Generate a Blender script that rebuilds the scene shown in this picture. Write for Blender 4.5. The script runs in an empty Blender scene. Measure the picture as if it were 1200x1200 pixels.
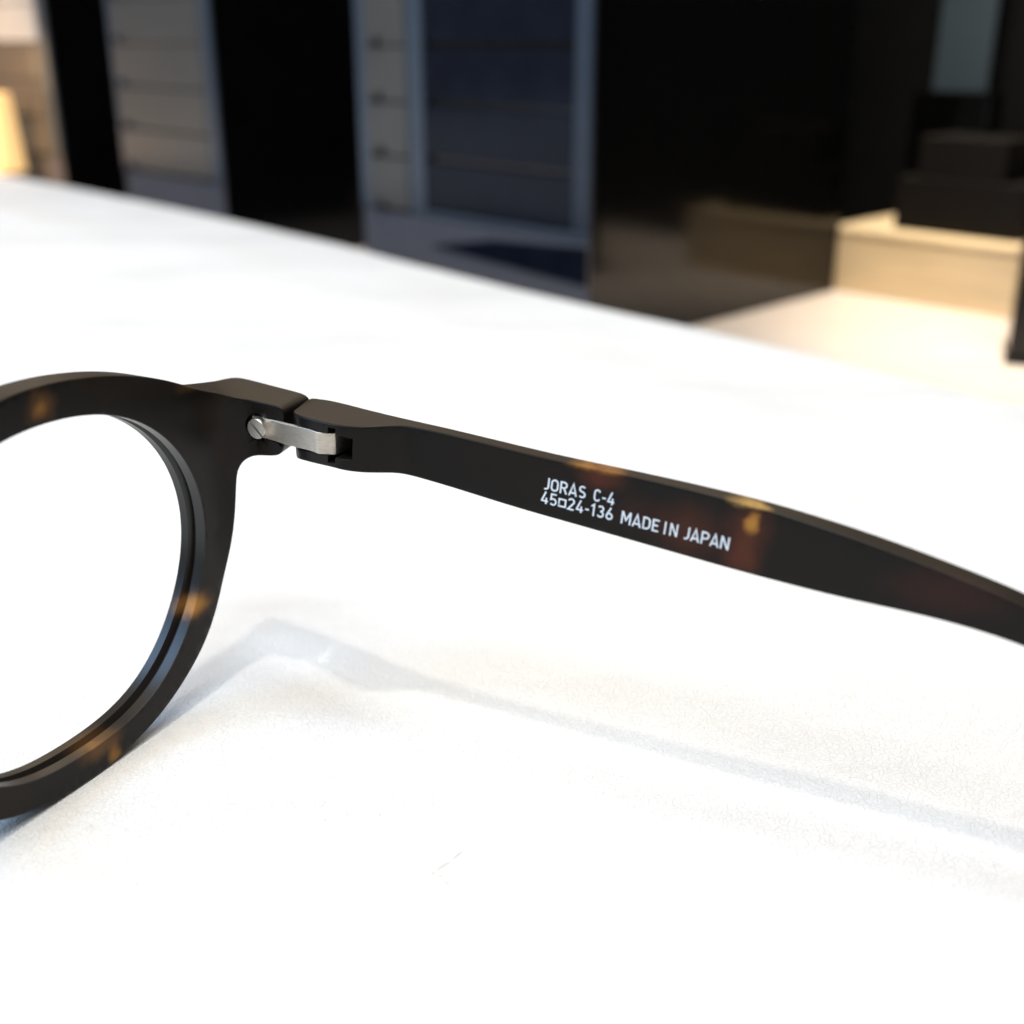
import bpy, bmesh, math, random
import numpy as np
from mathutils import Vector, Matrix, geometry, noise as mnoise

random.seed(7)
S = 0.001                                   # all geometry below is written in millimetres
scn = bpy.context.scene
col = scn.collection

# ------------------------------------------------------------------ camera
FPX, HORIZON, CAM_H = 1400.0, 40.0, 80.0    # focal length in px of the 1200 px photo, horizon row, height over the mat
PITCH = math.atan((600 - HORIZON) / FPX)
cam_d = bpy.data.cameras.new('camera')
cam = bpy.data.objects.new('camera', cam_d); col.objects.link(cam)
cam.location = (0, 0, CAM_H * S)
cam.rotation_euler = (math.pi / 2 - PITCH, 0, 0)
cam_d.sensor_width = 36.0
cam_d.lens = FPX / 1200 * 36.0
cam_d.clip_start = 0.005; cam_d.clip_end = 50
cam_d.dof.use_dof = True
cam_d.dof.focus_distance = 0.142
cam_d.dof.aperture_fstop = 42.0 / 2.5
scn.camera = cam

# ------------------------------------------------------------------ world, lamps, exposure
w = bpy.data.worlds.new('World'); scn.world = w; w.use_nodes = True
bg = w.node_tree.nodes['Background']
bg.inputs[0].default_value = (1.0, 0.93, 0.85, 1); bg.inputs[1].default_value = 0.18

def area(name, loc, target, size, watts, colour, shape='DISK', size_y=None, spread=180):
    d = bpy.data.lights.new(name, 'AREA'); d.shape = shape; d.size = size
    if size_y: d.size_y = size_y
    d.energy = watts; d.color = colour; d.spread = math.radians(spread)
    o = bpy.data.objects.new(name, d); col.objects.link(o)
    o.location = loc
    o.rotation_euler = (Vector(target) - Vector(loc)).to_track_quat('-Z', 'Y').to_euler()
    return o
area('ceiling_downlight', (-0.05, -0.085, 1.30), (0.0, 0.13, 0), 0.065, 1.15, (1.0, 0.91, 0.80), spread=95)
area('ceiling_panel', (0.06, -0.40, 1.12), (0.0, 0.14, 0), 0.46, 1.35, (0.74, 0.88, 1.0), spread=95)
area('window_light', (-1.05, 0.14, 0.66), (0, 0.14, 0.02), 0.6, 11.5, (0.40, 0.65, 1.0), 'RECTANGLE', 0.95)
area('shelf_downlight', (0.03, 0.28, 1.25), (0.0, 0.13, 0), 0.30, 4.4, (0.82, 0.92, 1.0))
area('overhead_fill', (0.0, 0.15, 1.80), (0.0, 0.15, 0), 2.4, 26.5, (1.0, 0.82, 0.60), 'RECTANGLE', 2.4)  # unseen soft overhead fill, added to lift the light evenly
area('far_side_fill', (0.10, 1.65, 0.78), (0.0, 0.14, 0.03), 2.4, 6.0, (1.0, 0.78, 0.54), 'RECTANGLE', 0.5)  # unseen warm panel, added to brighten the frame's top faces
sp_d = bpy.data.lights.new('counter_fill_spot', 'SPOT'); sp_d.energy = 70; sp_d.color = (1.0, 0.88, 0.70); sp_d.spot_size = math.radians(28); sp_d.spot_blend = 0.7; sp_d.shadow_soft_size = 0.03
sp_o = bpy.data.objects.new('counter_fill_spot', sp_d); col.objects.link(sp_o); sp_o.location = (0.10, 0.46, 0.95)  # added warm spot without a visible fitting, brightens counter and step
sp_o.rotation_euler = (Vector((0.31, 0.50, 0)) - Vector(sp_o.location)).to_track_quat('-Z', 'Y').to_euler()

c_d = bpy.data.lights.new('cabinet_fill_spot', 'SPOT'); c_d.energy = 70; c_d.color = (1.0, 0.55, 0.20); c_d.spot_size = math.radians(26); c_d.spot_blend = 0.8; c_d.shadow_soft_size = 0.05
c_o = bpy.data.objects.new('cabinet_fill_spot', c_d); col.objects.link(c_o); c_o.location = (-0.66, 0.42, 0.55)  # added spot without a visible fitting, warms the left cabinet to tan
c_o.rotation_euler = (Vector((-0.38, 0.88, 0.03)) - Vector(c_o.location)).to_track_quat('-Z', 'Y').to_euler()
scn.view_settings.view_transform = 'Standard'
scn.view_settings.look = 'None'
scn.view_settings.exposure = 0.0
scn.view_settings.gamma = 1.0

# ------------------------------------------------------------------ pixel -> place helpers (mm)
C0 = np.array([0, 0, CAM_H]); RX = np.array([1., 0, 0])
FW = np.array([0, math.cos(PITCH), -math.sin(PITCH)]); UP = np.array([0, math.sin(PITCH), math.cos(PITCH)])
def ray(x, y): return FW + (x - 600) / FPX * RX - (y - 600) / FPX * UP
def onz(x, y, z):
    d = ray(x, y); return C0 + d * (z - CAM_H) / d[2]
def proj(P):
    d = np.asarray(P, float) - C0
    return 600 + FPX * (d @ RX) / (d @ FW), 600 - FPX * (d @ UP) / (d @ FW)
def on_prism(x, y, poly, ss):
    """ray through a pixel -> (s, z) on the upright surface over the plan polyline"""
    d = ray(x, y); best = None
    for i in range(len(poly) - 1):
        a, b = poly[i], poly[i + 1]; e = b - a
        den = d[0] * e[1] - d[1] * e[0]
        if abs(den) < 1e-9: continue
        r = a - C0[:2]
        t = (r[0] * e[1] - r[1] * e[0]) / den
        u = (r[0] * d[1] - r[1] * d[0]) / den
        lo = -1e-6 if i else -1e6
        hi = 1 + 1e-6 if i < len(poly) - 2 else 1e6
        if t > 0 and lo <= u <= hi and (best is None or t < best[0]):
            best = (t, ss[i] + u * (ss[i + 1] - ss[i]), CAM_H + t * d[2])
    return np.array(best[1:]) if best else None

# ------------------------------------------------------------------ object helpers
def tag(o, label=None, cat=None, group=None, kind=None):
    if label: o['label'] = label
    if cat: o['category'] = cat
    if group: o['group'] = group
    if kind: o['kind'] = kind
    return o
def empty(name, loc_mm, rz=0):
    o = bpy.data.objects.new(name, None); col.objects.link(o)
    o.location = Vector(loc_mm) * S; o.rotation_euler = (0, 0, rz); o.empty_display_size = 0.01
    return o
def link(name, bm, mat, parent=None, smooth=None, recalc=True):
    if recalc: bmesh.ops.recalc_face_normals(bm, faces=bm.faces)
    me = bpy.data.meshes.new(name); bm.to_mesh(me); bm.free()
    me.materials.append(mat)
    if smooth is not None:
        for p in me.polygons: p.use_smooth = True
        me.set_sharp_from_angle(angle=math.radians(smooth))
    o = bpy.data.objects.new(name, me); col.objects.link(o)
    if parent: o.parent = parent
    return o
def box_bm(x0, x1, y0, y1, z0, z1, bevel=0.0, seg=2, bm=None):
    own = bm is None
    if own: bm = bmesh.new()
    r = bmesh.ops.create_cube(bm, size=1.0)
    for v in r['verts']:
        v.co = Vector(((x0 + x1) / 2 + v.co.x * (x1 - x0), (y0 + y1) / 2 + v.co.y * (y1 - y0), (z0 + z1) / 2 + v.co.z * (z1 - z0))) * S
    if bevel:
        es = {e for v in r['verts'] for e in v.link_edges}
        bmesh.ops.bevel(bm, geom=list(es), offset=bevel * S, segments=seg, affect='EDGES', profile=0.5)
    return bm

# ------------------------------------------------------------------ materials
def new_mat(name):
    m = bpy.data.materials.new(name); m.use_nodes = True
    nt = m.node_tree; return m, nt, nt.nodes['Principled BSDF']
def add(nt, t, **kw):
    n = nt.nodes.new(t)
    for k, v in kw.items(): setattr(n, k, v)
    return n
def simple(name, rgb, rough=0.5, metal=0.0, var=0.15, scale=60.0, bump=0.0, bscale=400.0, spec=0.5, stretch=(1, 1, 1)):
    m, nt, b = new_mat(name)
    tc = add(nt, 'ShaderNodeTexCoord'); mp = add(nt, 'ShaderNodeMapping'); mp.inputs['Scale'].default_value = stretch
    nz = add(nt, 'ShaderNodeTexNoise'); nz.inputs['Scale'].default_value = scale; nz.inputs['Detail'].default_value = 5
    rp = add(nt, 'ShaderNodeValToRGB')
    rp.color_ramp.elements[0].position = 0.3; rp.color_ramp.elements[1].position = 0.7
    rp.color_ramp.elements[0].color = tuple(c * (1 - var) for c in rgb) + (1,)
    rp.color_ramp.elements[1].color = tuple(min(1, c * (1 + var)) for c in rgb) + (1,)
    nt.links.new(tc.outputs['Object'], mp.inputs[0]); nt.links.new(mp.outputs[0], nz.inputs['Vector'])
    nt.links.new(nz.outputs[0], rp.inputs[0]); nt.links.new(rp.outputs[0], b.inputs['Base Color'])
    b.inputs['Roughness'].default_value = rough; b.inputs['Metallic'].default_value = metal
    b.inputs['Specular IOR Level'].default_value = spec
    if bump:
        n2 = add(nt, 'ShaderNodeTexNoise'); n2.inputs['Scale'].default_value = bscale; n2.inputs['Detail'].default_value = 4
        bp = add(nt, 'ShaderNodeBump'); bp.inputs['Strength'].default_value = bump; bp.inputs['Distance'].default_value = 0.0002
        nt.links.new(mp.outputs[0], n2.inputs['Vector'])
        nt.links.new(n2.outputs[0], bp.inputs['Height']); nt.links.new(bp.outputs[0], b.inputs['Normal'])
    return m

def leather():
    m, nt, b = new_mat('white_leatherette')
    tc = add(nt, 'ShaderNodeTexCoord')
    v = add(nt, 'ShaderNodeTexVoronoi'); v.inputs['Scale'].default_value = 1500; v.feature = 'DISTANCE_TO_EDGE'
    nd = add(nt, 'ShaderNodeTexNoise'); nd.inputs['Scale'].default_value = 500; nd.inputs['Detail'].default_value = 3
    mx = add(nt, 'ShaderNodeMixRGB'); mx.inputs[0].default_value = 0.0015
    nt.links.new(tc.outputs['Object'], nd.inputs['Vector'])
    nt.links.new(tc.outputs['Object'], mx.inputs[1]); nt.links.new(nd.outputs['Color'], mx.inputs[2])
    nt.links.new(mx.outputs[0], v.inputs['Vector'])
    mr = add(nt, 'ShaderNodeMapRange'); mr.inputs['From Max'].default_value = 0.12
    nt.links.new(v.outputs['Distance'], mr.inputs[0])
    fine = add(nt, 'ShaderNodeTexNoise'); fine.inputs['Scale'].default_value = 2600; fine.inputs['Detail'].default_value = 4
    nt.links.new(tc.outputs['Object'], fine.inputs['Vector'])
    sm = add(nt, 'ShaderNodeMath', operation='MULTIPLY_ADD'); sm.inputs[1].default_value = 0.35
    nt.links.new(mr.outputs[0], sm.inputs[0]); nt.links.new(fine.outputs[0], sm.inputs[2])
    bp = add(nt, 'ShaderNodeBump'); bp.inputs['Strength'].default_value = 1.0; bp.inputs['Distance'].default_value = 0.00014
    nt.links.new(sm.outputs[0], bp.inputs['Height']); nt.links.new(bp.outputs[0], b.inputs['Normal'])
    # faint soiling, fine grain tone and painted wrinkle shading
    n3 = add(nt, 'ShaderNodeTexNoise'); n3.inputs['Scale'].default_value = 14; n3.inputs['Detail'].default_value = 6
    nt.links.new(tc.outputs['Object'], n3.inputs['Vector'])
    rp = add(nt, 'ShaderNodeValToRGB')
    rp.color_ramp.elements[0].position = 0.3; rp.color_ramp.elements[0].color = (0.78, 0.775, 0.765, 1)
    rp.color_ramp.elements[1].position = 0.6; rp.color_ramp.elements[1].color = (0.84, 0.84, 0.835, 1)
    nt.links.new(n3.outputs[0], rp.inputs[0])
    gr = add(nt, 'ShaderNodeMapRange'); gr.inputs['From Min'].default_value = 0.3; gr.inputs['From Max'].default_value = 0.7
    gr.inputs['To Min'].default_value = 0.945; gr.inputs['To Max'].default_value = 1.0
    n4 = add(nt, 'ShaderNodeTexNoise'); n4.inputs['Scale'].default_value = 1700; n4.inputs['Detail'].default_value = 5; n4.inputs['Roughness'].default_value = 0.7
    nt.links.new(tc.outputs['Object'], n4.inputs['Vector']); nt.links.new(n4.outputs[0], gr.inputs[0])
    mg = add(nt, 'ShaderNodeVectorMath', operation='SCALE')
    ms_ = add(nt, 'ShaderNodeMapping'); ms_.inputs['Scale'].default_value = (7, 42, 1); ms_.inputs['Rotation'].default_value = (0, 0, 0.12)
    n5 = add(nt, 'ShaderNodeTexNoise'); n5.inputs['Scale'].default_value = 1.0; n5.inputs['Detail'].default_value = 4; n5.inputs['Distortion'].default_value = 0.6  # stretched streaks: gloss and wrinkle shading put into the base colour
    nt.links.new(tc.outputs['Object'], ms_.inputs[0]); nt.links.new(ms_.outputs[0], n5.inputs['Vector'])
    sr = add(nt, 'ShaderNodeMapRange'); sr.inputs['From Min'].default_value = 0.34; sr.inputs['From Max'].default_value = 0.55; sr.inputs['To Min'].default_value = 0.935; sr.inputs['To Max'].default_value = 1.0
    nt.links.new(n5.outputs[0], sr.inputs[0])
    pr_ = add(nt, 'ShaderNodeMath', operation='MULTIPLY'); nt.links.new(gr.outputs[0], pr_.inputs[0]); nt.links.new(sr.outputs[0], pr_.inputs[1])
    nt.links.new(rp.outputs[0], mg.inputs[0]); nt.links.new(pr_.outputs[0], mg.inputs['Scale'])
    nt.links.new(mg.outputs[0], b.inputs['Base Color'])
    b.inputs['Roughness'].default_value = 0.62
    b.inputs['Specular IOR Level'].default_value = 0.35
    return m

def tortoise(blobs, spec=0.18, rough=(0.34, 0.44)):
    """matte tortoiseshell acetate: near black brown with amber and red-brown clouds set in the block.
    blobs: (centre mm, (rx,ry,rz) mm, rot z, colour, strength)"""
    m, nt, b = new_mat('tortoise_acetate')
    tc = add(nt, 'ShaderNodeTexCoord')
    nz = add(nt, 'ShaderNodeTexNoise'); nz.inputs['Scale'].default_value = 420; nz.inputs['Detail'].default_value = 3
    sub = add(nt, 'ShaderNodeVectorMath', operation='SUBTRACT'); sub.inputs[1].default_value = (0.5, 0.5, 0.5)
    scl = add(nt, 'ShaderNodeVectorMath', operation='SCALE'); scl.inputs['Scale'].default_value = 0.0018
    ad = add(nt, 'ShaderNodeVectorMath', operation='ADD')
    L = nt.links.new
    L(tc.outputs['Object'], nz.inputs['Vector']); L(nz.outputs['Color'], sub.inputs[0]); L(sub.outputs[0], scl.inputs[0])
    L(tc.outputs['Object'], ad.inputs[0]); L(scl.outputs[0], ad.inputs[1])
    # the dark body with a slow red-brown drift
    n1 = add(nt, 'ShaderNodeTexNoise'); n1.inputs['Scale'].default_value = 55; n1.inputs['Detail'].default_value = 3
    L(ad.outputs[0], n1.inputs['Vector'])
    rp = add(nt, 'ShaderNodeValToRGB')
    rp.color_ramp.elements[0].position = 0.50; rp.color_ramp.elements[0].color = (0.0075, 0.0062, 0.0052, 1)
    rp.color_ramp.elements[1].position = 0.78; rp.color_ramp.elements[1].color = (0.013, 0.0075, 0.0052, 1)
    L(n1.outputs[0], rp.inputs[0])
    cur = rp.outputs[0]
    for c, r, rz, rgb, st in blobs:
        mp = add(nt, 'ShaderNodeMapping', vector_type='TEXTURE')
        mp.inputs['Location'].default_value = tuple(q * S for q in c)
        mp.inputs['Rotation'].default_value = (0, 0, rz)
        mp.inputs['Scale'].default_value = tuple(q * S for q in r)
        ln = add(nt, 'ShaderNodeVectorMath', operation='LENGTH')
        mr = add(nt, 'ShaderNodeMapRange', interpolation_type='SMOOTHSTEP')
        mr.inputs['From Min'].default_value = 1.0; mr.inputs['From Max'].default_value = 0.05
        mr.inputs['To Min'].default_value = 0.0; mr.inputs['To Max'].default_value = st
        mx = add(nt, 'ShaderNodeMixRGB'); mx.inputs[2].default_value = tuple(rgb) + (1,)
        L(ad.outputs[0], mp.inputs[0]); L(mp.outputs[0], ln.inputs[0]); L(ln.outputs['Value'], mr.inputs[0])
        L(mr.outputs[0], mx.inputs[0]); L(cur, mx.inputs[1]); cur = mx.outputs[0]
    L(cur, b.inputs['Base Color'])
    b.inputs['Specular IOR Level'].default_value = spec
    b.inputs['IOR'].default_value = 1.49
    n2 = add(nt, 'ShaderNodeTexNoise'); n2.inputs['Scale'].default_value = 5200; n2.inputs['Detail'].default_value = 3
    bp = add(nt, 'ShaderNodeBump'); bp.inputs['Strength'].default_value = 0.12; bp.inputs['Distance'].default_value = 0.00003
    L(tc.outputs['Object'], n2.inputs['Vector']); L(n2.outputs[0], bp.inputs['Height']); L(bp.outputs[0], b.inputs['Normal'])
    rr = add(nt, 'ShaderNodeMapRange'); rr.inputs['To Min'].default_value = rough[0]; rr.inputs['To Max'].default_value = rough[1]
    L(n1.outputs[0], rr.inputs[0]); L(rr.outputs[0], b.inputs['Roughness'])
    return m

# ================================================================== SETTING
MAT_LEATHER = leather()
MAT_COUNTER = simple('pale_wood_counter', (0.62, 0.53, 0.46), 0.45, var=0.10, scale=25, stretch=(1, 6, 1))
MAT_WALL = simple('dark_wall', (0.004, 0.004, 0.0045), 0.7, spec=0.1)
COUNTER_Z = -40.0

# white leatherette mat: a sheet with a soft rolled far edge, slightly buckled
EA, EB = onz(0, 206, 0)[:2], onz(1200, 476, 0)[:2]
eu = (EB - EA) / np.linalg.norm(EB - EA); en = np.array([eu[1], -eu[0]])   # en points to the camera side
if en @ (np.array([0, 0]) - EA) < 0: en = -en
edge_px = [(0, 206), (100, 220), (200, 245), (280, 258), (400, 288), (465, 303), (600, 340), (715, 364), (830, 386), (1000, 426), (1200, 477)]
edge_ud = np.array([((lambda q: ((q - EA) @ eu, (q - EA) @ en))(onz(x, y, 0)[:2])) for x, y in edge_px])
edge_ud = edge_ud[np.argsort(edge_ud[:, 0])]
edge_ud[:, 1] = np.convolve(np.pad(edge_ud[:, 1], 1, mode='edge'), [.25, .5, .25], 'valid')
def mat_mesh():
    bm = bmesh.new()
    L0, L1 = -260.0, float(np.linalg.norm(EB - EA)) + 260
    us = np.arange(L0, L1 + 1, 10.0)
    rows = [(-1.2, -14.0), (-1.6, -3.0), (-1.3, -1.2), (-0.5, -0.25), (0.6, 0.0)] + [(d, 0.0) for d in list(np.arange(4, 120, 6.0)) + list(np.arange(120, 760, 20.0))]
    grid = []
    for d, z in rows:
        r = []
        for u in us:
            bow = float(np.interp(u, edge_ud[:, 0], edge_ud[:, 1])) * max(0.0, 1 - max(d, 0) / 110.0)
            q = EA + eu * u + en * (d + bow)
            zz = z
            if d > 5:
                # low buckles near the far edge and dead flat where the glasses stand
                far = max(0.0, 1 - d / 230.0)
                zz += 1.9 * far * mnoise.noise(Vector((u * 0.006 + d * 0.008, d * 0.045, 3.1))) + 0.5 * far * mnoise.noise(Vector((u * 0.02, d * 0.06, 9.0)))
                dist = math.hypot(q[0] - 0, q[1] - 135)
                flat = min(1.0, max(0.0, (dist - 90) / 60))
                zz *= flat
            r.append(bm.verts.new((q[0] * S, q[1] * S, zz * S)))
        grid.append(r)
    for i in range(len(grid) - 1):
        for j in range(len(us) - 1):
            bm.faces.new((grid[i][j], grid[i][j + 1], grid[i + 1][j + 1], grid[i + 1][j]))
    for f in bm.faces:
        if f.normal.z < 0: f.normal_flip()
    return bm
bm = mat_mesh(); bmesh.ops.recalc_face_normals(bm, faces=bm.faces)
if sum(f.normal.z for f in bm.faces) < 0: bmesh.ops.reverse_faces(bm, faces=bm.faces)
tabletop = link('tabletop', bm, MAT_LEATHER, smooth=60, recalc=False); tag(tabletop, 'white leatherette covered tabletop', kind='structure')

# a few fine scuffs in the leatherette
MAT_SCUFF = simple('scuffed_leatherette', (0.40, 0.39, 0.37), 0.7, var=0.1)
for seg in ([(365, 655), (420, 648), (460, 650)], [(475, 605), (530, 568), (580, 530), (650, 480), (735, 455)], [(490, 705), (535, 700), (580, 708)], [(590, 825), (660, 828), (720, 836)], [(760, 405), (830, 345), (940, 262)]):
    g = [onz(480 + x / 15, 980 + y / 15, 0)[:2] for x, y in seg]
    sb = bmesh.new(); pr = []
    for i, q in enumerate(g):
        t_ = g[min(i + 1, len(g) - 1)] - g[max(i - 1, 0)]; t_ = t_ / np.linalg.norm(t_); n_ = np.array([-t_[1], t_[0]])
        wd = 0.02 + 0.07 * math.sin(math.pi * (i + 0.5) / len(g))
        pr.append([sb.verts.new((*((q + n_ * k) * S), z_ * S)) for k, z_ in ((-wd, 0.002), (0, 0.03), (wd, 0.002))])
    for p1, p2 in zip(pr[:-1], pr[1:]):
        for k in (0, 1): sb.faces.new((p1[k], p1[k + 1], p2[k + 1], p2[k]))
    link('scuff_mark', sb, MAT_SCUFF, tabletop)
counter = link('counter', box_bm(-1600, 1400, 150, 2200, COUNTER_Z - 30, COUNTER_Z), MAT_COUNTER); tag(counter, kind='structure')


# ================================================================== BACKGROUND THINGS (out of focus)
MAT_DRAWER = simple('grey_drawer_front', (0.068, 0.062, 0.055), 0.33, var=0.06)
MAT_STRIP = simple('blue_grey_strip', (0.042, 0.056, 0.076), 0.3, var=0.08)
MAT_STRIP2 = simple('dark_blue_strip', (0.012, 0.020, 0.034), 0.35, var=0.1)
MAT_PLINTH = simple('grey_plinth', (0.085, 0.082, 0.092), 0.5, var=0.06)
MAT_BLACK = simple('black_lacquer', (0.002, 0.002, 0.0022), 0.12, var=0.2, spec=0.38)
MAT_NAVY = simple('navy_dark_reflection', (0.006, 0.008, 0.014), 0.14, var=0.2, spec=0.12)
MAT_KNOB = simple('dark_knob', (0.012, 0.012, 0.012), 0.4)
MAT_BROWN = simple('dark_brown_wood', (0.075, 0.052, 0.036), 0.5, var=0.30, scale=18, stretch=(1, 1, 9))
MAT_WOOD = simple('pale_wood', (0.66, 0.51, 0.31), 0.5, var=0.10, scale=18, stretch=(1, 1, 9))
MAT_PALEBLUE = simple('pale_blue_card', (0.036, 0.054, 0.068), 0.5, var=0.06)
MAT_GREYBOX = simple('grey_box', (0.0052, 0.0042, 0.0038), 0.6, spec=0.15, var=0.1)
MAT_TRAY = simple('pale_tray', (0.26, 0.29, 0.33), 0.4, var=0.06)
MAT_BRASS = simple('dull_brass', (0.10, 0.085, 0.04), 0.45, metal=0.6)

# the cabinets stand in one straight row beyond the mat, parallel to its far edge
Q5 = onz(688, 414, COUNTER_Z)[:2]
ang = math.radians(-44)                     # direction of the row, receding to the left
ru = np.array([-math.sin(ang) * 1.0, -math.cos(ang)])     # along the row towards the near right end
ru = ru / np.linalg.norm(ru)
def row_at(px, z=COUNTER_Z):
    """distance along the row (from Q5, negative is away) where the base shows at photo column px"""
    lo, hi = -1500.0, 200.0
    for _ in range(60):
        mid = (lo + hi) / 2
        q = Q5 + ru * mid
        if proj((q[0], q[1], z))[0] < px: lo = mid
        else: hi = mid
    return (lo + hi) / 2
def row_z(px, y, ds):
    q = Q5 + ru * ds; d = ray(px, y)
    t = (q[1] - 0) / d[1]
    return CAM_H + t * d[2]
RZ = math.atan2(ru[1], ru[0])
rn = np.array([-ru[1], ru[0]])               # into the depth of the cabinets
if rn[1] < 0: rn = -rn
CAB_D = float((onz(990, 343, COUNTER_Z)[:2] - Q5) @ rn)
def cabinet(px0, px1, label, split=1.0, pale=False):
    """drawer tower: front between two photo columns; split < 1 gives panels coloured as a dark reflection right of the drawers"""
    d0, d1 = row_at(px0), row_at(px1)
    root = empty('drawer_cabinet', (*(Q5 + ru * d0), COUNTER_Z), RZ)
    W = d1 - d0; top = 210.0; pl = PL_H; wA = W * split
    link('body', box_bm(0.5, W - 1.2, 2.5, CAB_D - 1, 0.0, top), MAT_BLACK, root)
    link('side_panel', box_bm(W - 1.1, W, 1.0, CAB_D, 0.0, top, 0.3), MAT_BLACK, root)
    link('plinth', box_bm(0, W - 0.3, 0.0, 2.4, 0, pl - 2.0, 0.4), MAT_PLINTH, root)
    sw = W * 0.05
    link('reflection_strip', box_bm(0.2, sw, -0.8, 2.4, pl - 1.4, top, 0.3), MAT_STRIP, root)  # bluish edge reflections on the fronts, modelled as coloured strips
    link('reflection_strip', box_bm(wA - sw * 1.4, wA, -0.8, 2.4, pl - 1.4, top, 0.3), MAT_STRIP, root)
    z = pl
    while z + DR_H < top:
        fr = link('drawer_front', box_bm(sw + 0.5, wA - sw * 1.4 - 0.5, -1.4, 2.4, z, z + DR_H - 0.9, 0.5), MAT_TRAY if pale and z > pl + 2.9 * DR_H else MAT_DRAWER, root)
        kb = bmesh.new()
        bmesh.ops.create_uvsphere(kb, u_segments=10, v_segments=6, radius=2.6 * S)
        for v in kb.verts: v.co += Vector((sw + W * 0.06, -2.6, z + 1.5)) * S
        link('knob', kb, MAT_KNOB, fr, smooth=60)
        if split < 1:
            link('reflection_panel', box_bm(wA + 0.6, W - 9.5, -0.4, 2.4, z + 1.5, z + DR_H - 0.9, 0.4), MAT_NAVY, root)  # dark reflection in the drawer fronts, modelled as navy panels
        z += DR_H
    if split < 1:
        link('rail', box_bm(wA + 0.4, W - 0.4, -0.7, 2.4, pl - 1.4, pl + 1.2, 0.3), MAT_STRIP, root)
        link('reflection_strip', box_bm(W - 9, W - 0.3, -0.8, 2.4, pl + 1.6, top, 0.3), MAT_STRIP2, root)
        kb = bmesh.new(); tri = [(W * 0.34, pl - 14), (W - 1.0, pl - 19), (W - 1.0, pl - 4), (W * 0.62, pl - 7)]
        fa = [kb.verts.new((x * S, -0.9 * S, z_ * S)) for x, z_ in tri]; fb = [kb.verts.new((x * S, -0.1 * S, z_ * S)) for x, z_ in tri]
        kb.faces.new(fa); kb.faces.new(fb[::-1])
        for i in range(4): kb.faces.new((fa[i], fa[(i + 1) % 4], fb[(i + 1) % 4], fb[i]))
        link('plinth_shade', kb, MAT_NAVY, root)  # dark wedge: reflected shade on the plinth, modelled as a thin piece
    tag(root, label, 'cabinet', 'drawer cabinets in a row behind the tabletop')
    return root
dL = row_at(430)
PL_H = row_z(430, 238, dL) - COUNTER_Z
DR_H = (row_z(425, 52, dL) - row_z(428, 238, dL)) / 3
print('plinth', PL_H, 'drawer', DR_H, 'Q5', Q5, 'widths', -row_at(431), row_at(270) - row_at(157), row_at(84) - row_at(-10), 'depth', CAB_D)
cabinet(431, 688, 'drawer cabinet with dark reflection panels beside grey drawers', 0.32)
cabinet(157, 270, 'plain grey drawer cabinet standing between two other cabinets')
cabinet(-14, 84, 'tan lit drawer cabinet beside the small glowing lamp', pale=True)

wo = Q5 + rn * (CAB_D + 80)
wall = link('back_wall', box_bm(-1800, 900, 0, 30, -30, 250), MAT_WALL); wall.location = Vector((*wo, COUNTER_Z)) * S; wall.rotation_euler = (0, 0, RZ)
tag(wall, kind='structure')
# a pale wooden step behind the near cabinet, in warm light
g1 = Q5 + rn * CAB_D; gd = row_at(1190)
def step_len():
    lo, hi = 0.0, 400.0
    for _ in range(50):
        m = (lo + hi) / 2; q = g1 + ru * m
        if proj((*q, COUNTER_Z))[0] < 1196: lo = m
        else: hi = m
    return lo
SL = step_len(); g1 = g1 + rn * 1.5
def z_at(px, y, q):
    d = ray(px, y); return CAM_H + q[1] / d[1] * d[2]
ST_H = z_at(992, 266, g1) - COUNTER_Z
print('step', SL, ST_H)
st = empty('wooden_step', (*(g1 + ru * -6), COUNTER_Z), RZ)
link('block', box_bm(0, SL + 6, 0, 74, 0.0, ST_H - 3.2, 0.8), MAT_WOOD, st)
link('top_board', box_bm(-0.4, SL + 6.4, -0.5, 74.5, ST_H - 3.0, ST_H, 0.8), MAT_WOOD, st)
tag(st, 'pale wooden step in warm light beside the dark post', 'step')
# dark upright post at the right edge of the view
pb = onz(1178, 427, COUNTER_Z)[:2]
o = empty('display_post', (*pb, COUNTER_Z), math.radians(-20))
link('shaft', box_bm(0, 34, 0, 30, 3, 260, 1.0), MAT_BLACK, o)
link('foot', box_bm(-0.8, 35, -0.8, 31, 0.0, 2.9, 0.5), MAT_BLACK, o)
tag(o, 'dark upright display post standing on the pale counter', 'post')
# things on and behind the wooden step
def step_at(px, dep):
    lo, hi = 0.0, 200.0
    for _ in range(40):
        m = (lo + hi) / 2
        if proj((*(g1 + ru * m + rn * dep), COUNTER_Z + ST_H))[0] < px: lo = m
        else: hi = m
    return lo
ua, ub = step_at(1046, 14), step_at(1192, 14)
q = g1 + ru * ua + rn * 14
o = empty('storage_box', (*q, COUNTER_Z + ST_H), RZ)
bw = ub - ua
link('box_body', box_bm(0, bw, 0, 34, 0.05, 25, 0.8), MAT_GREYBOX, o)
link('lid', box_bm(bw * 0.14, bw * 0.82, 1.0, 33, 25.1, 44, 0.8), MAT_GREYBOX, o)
tag(o, 'small dim grey storage box on the pale wooden step', 'box')
ua = step_at(1066, 52); q = g1 + ru * ua + rn * 52
o = empty('card_stand', (*q, COUNTER_Z + ST_H), RZ)
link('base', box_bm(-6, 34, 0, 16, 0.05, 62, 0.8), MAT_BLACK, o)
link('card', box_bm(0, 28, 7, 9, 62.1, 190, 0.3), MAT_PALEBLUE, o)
tag(o, 'narrow pale blue card on black base behind grey box', 'card stand')
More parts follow.
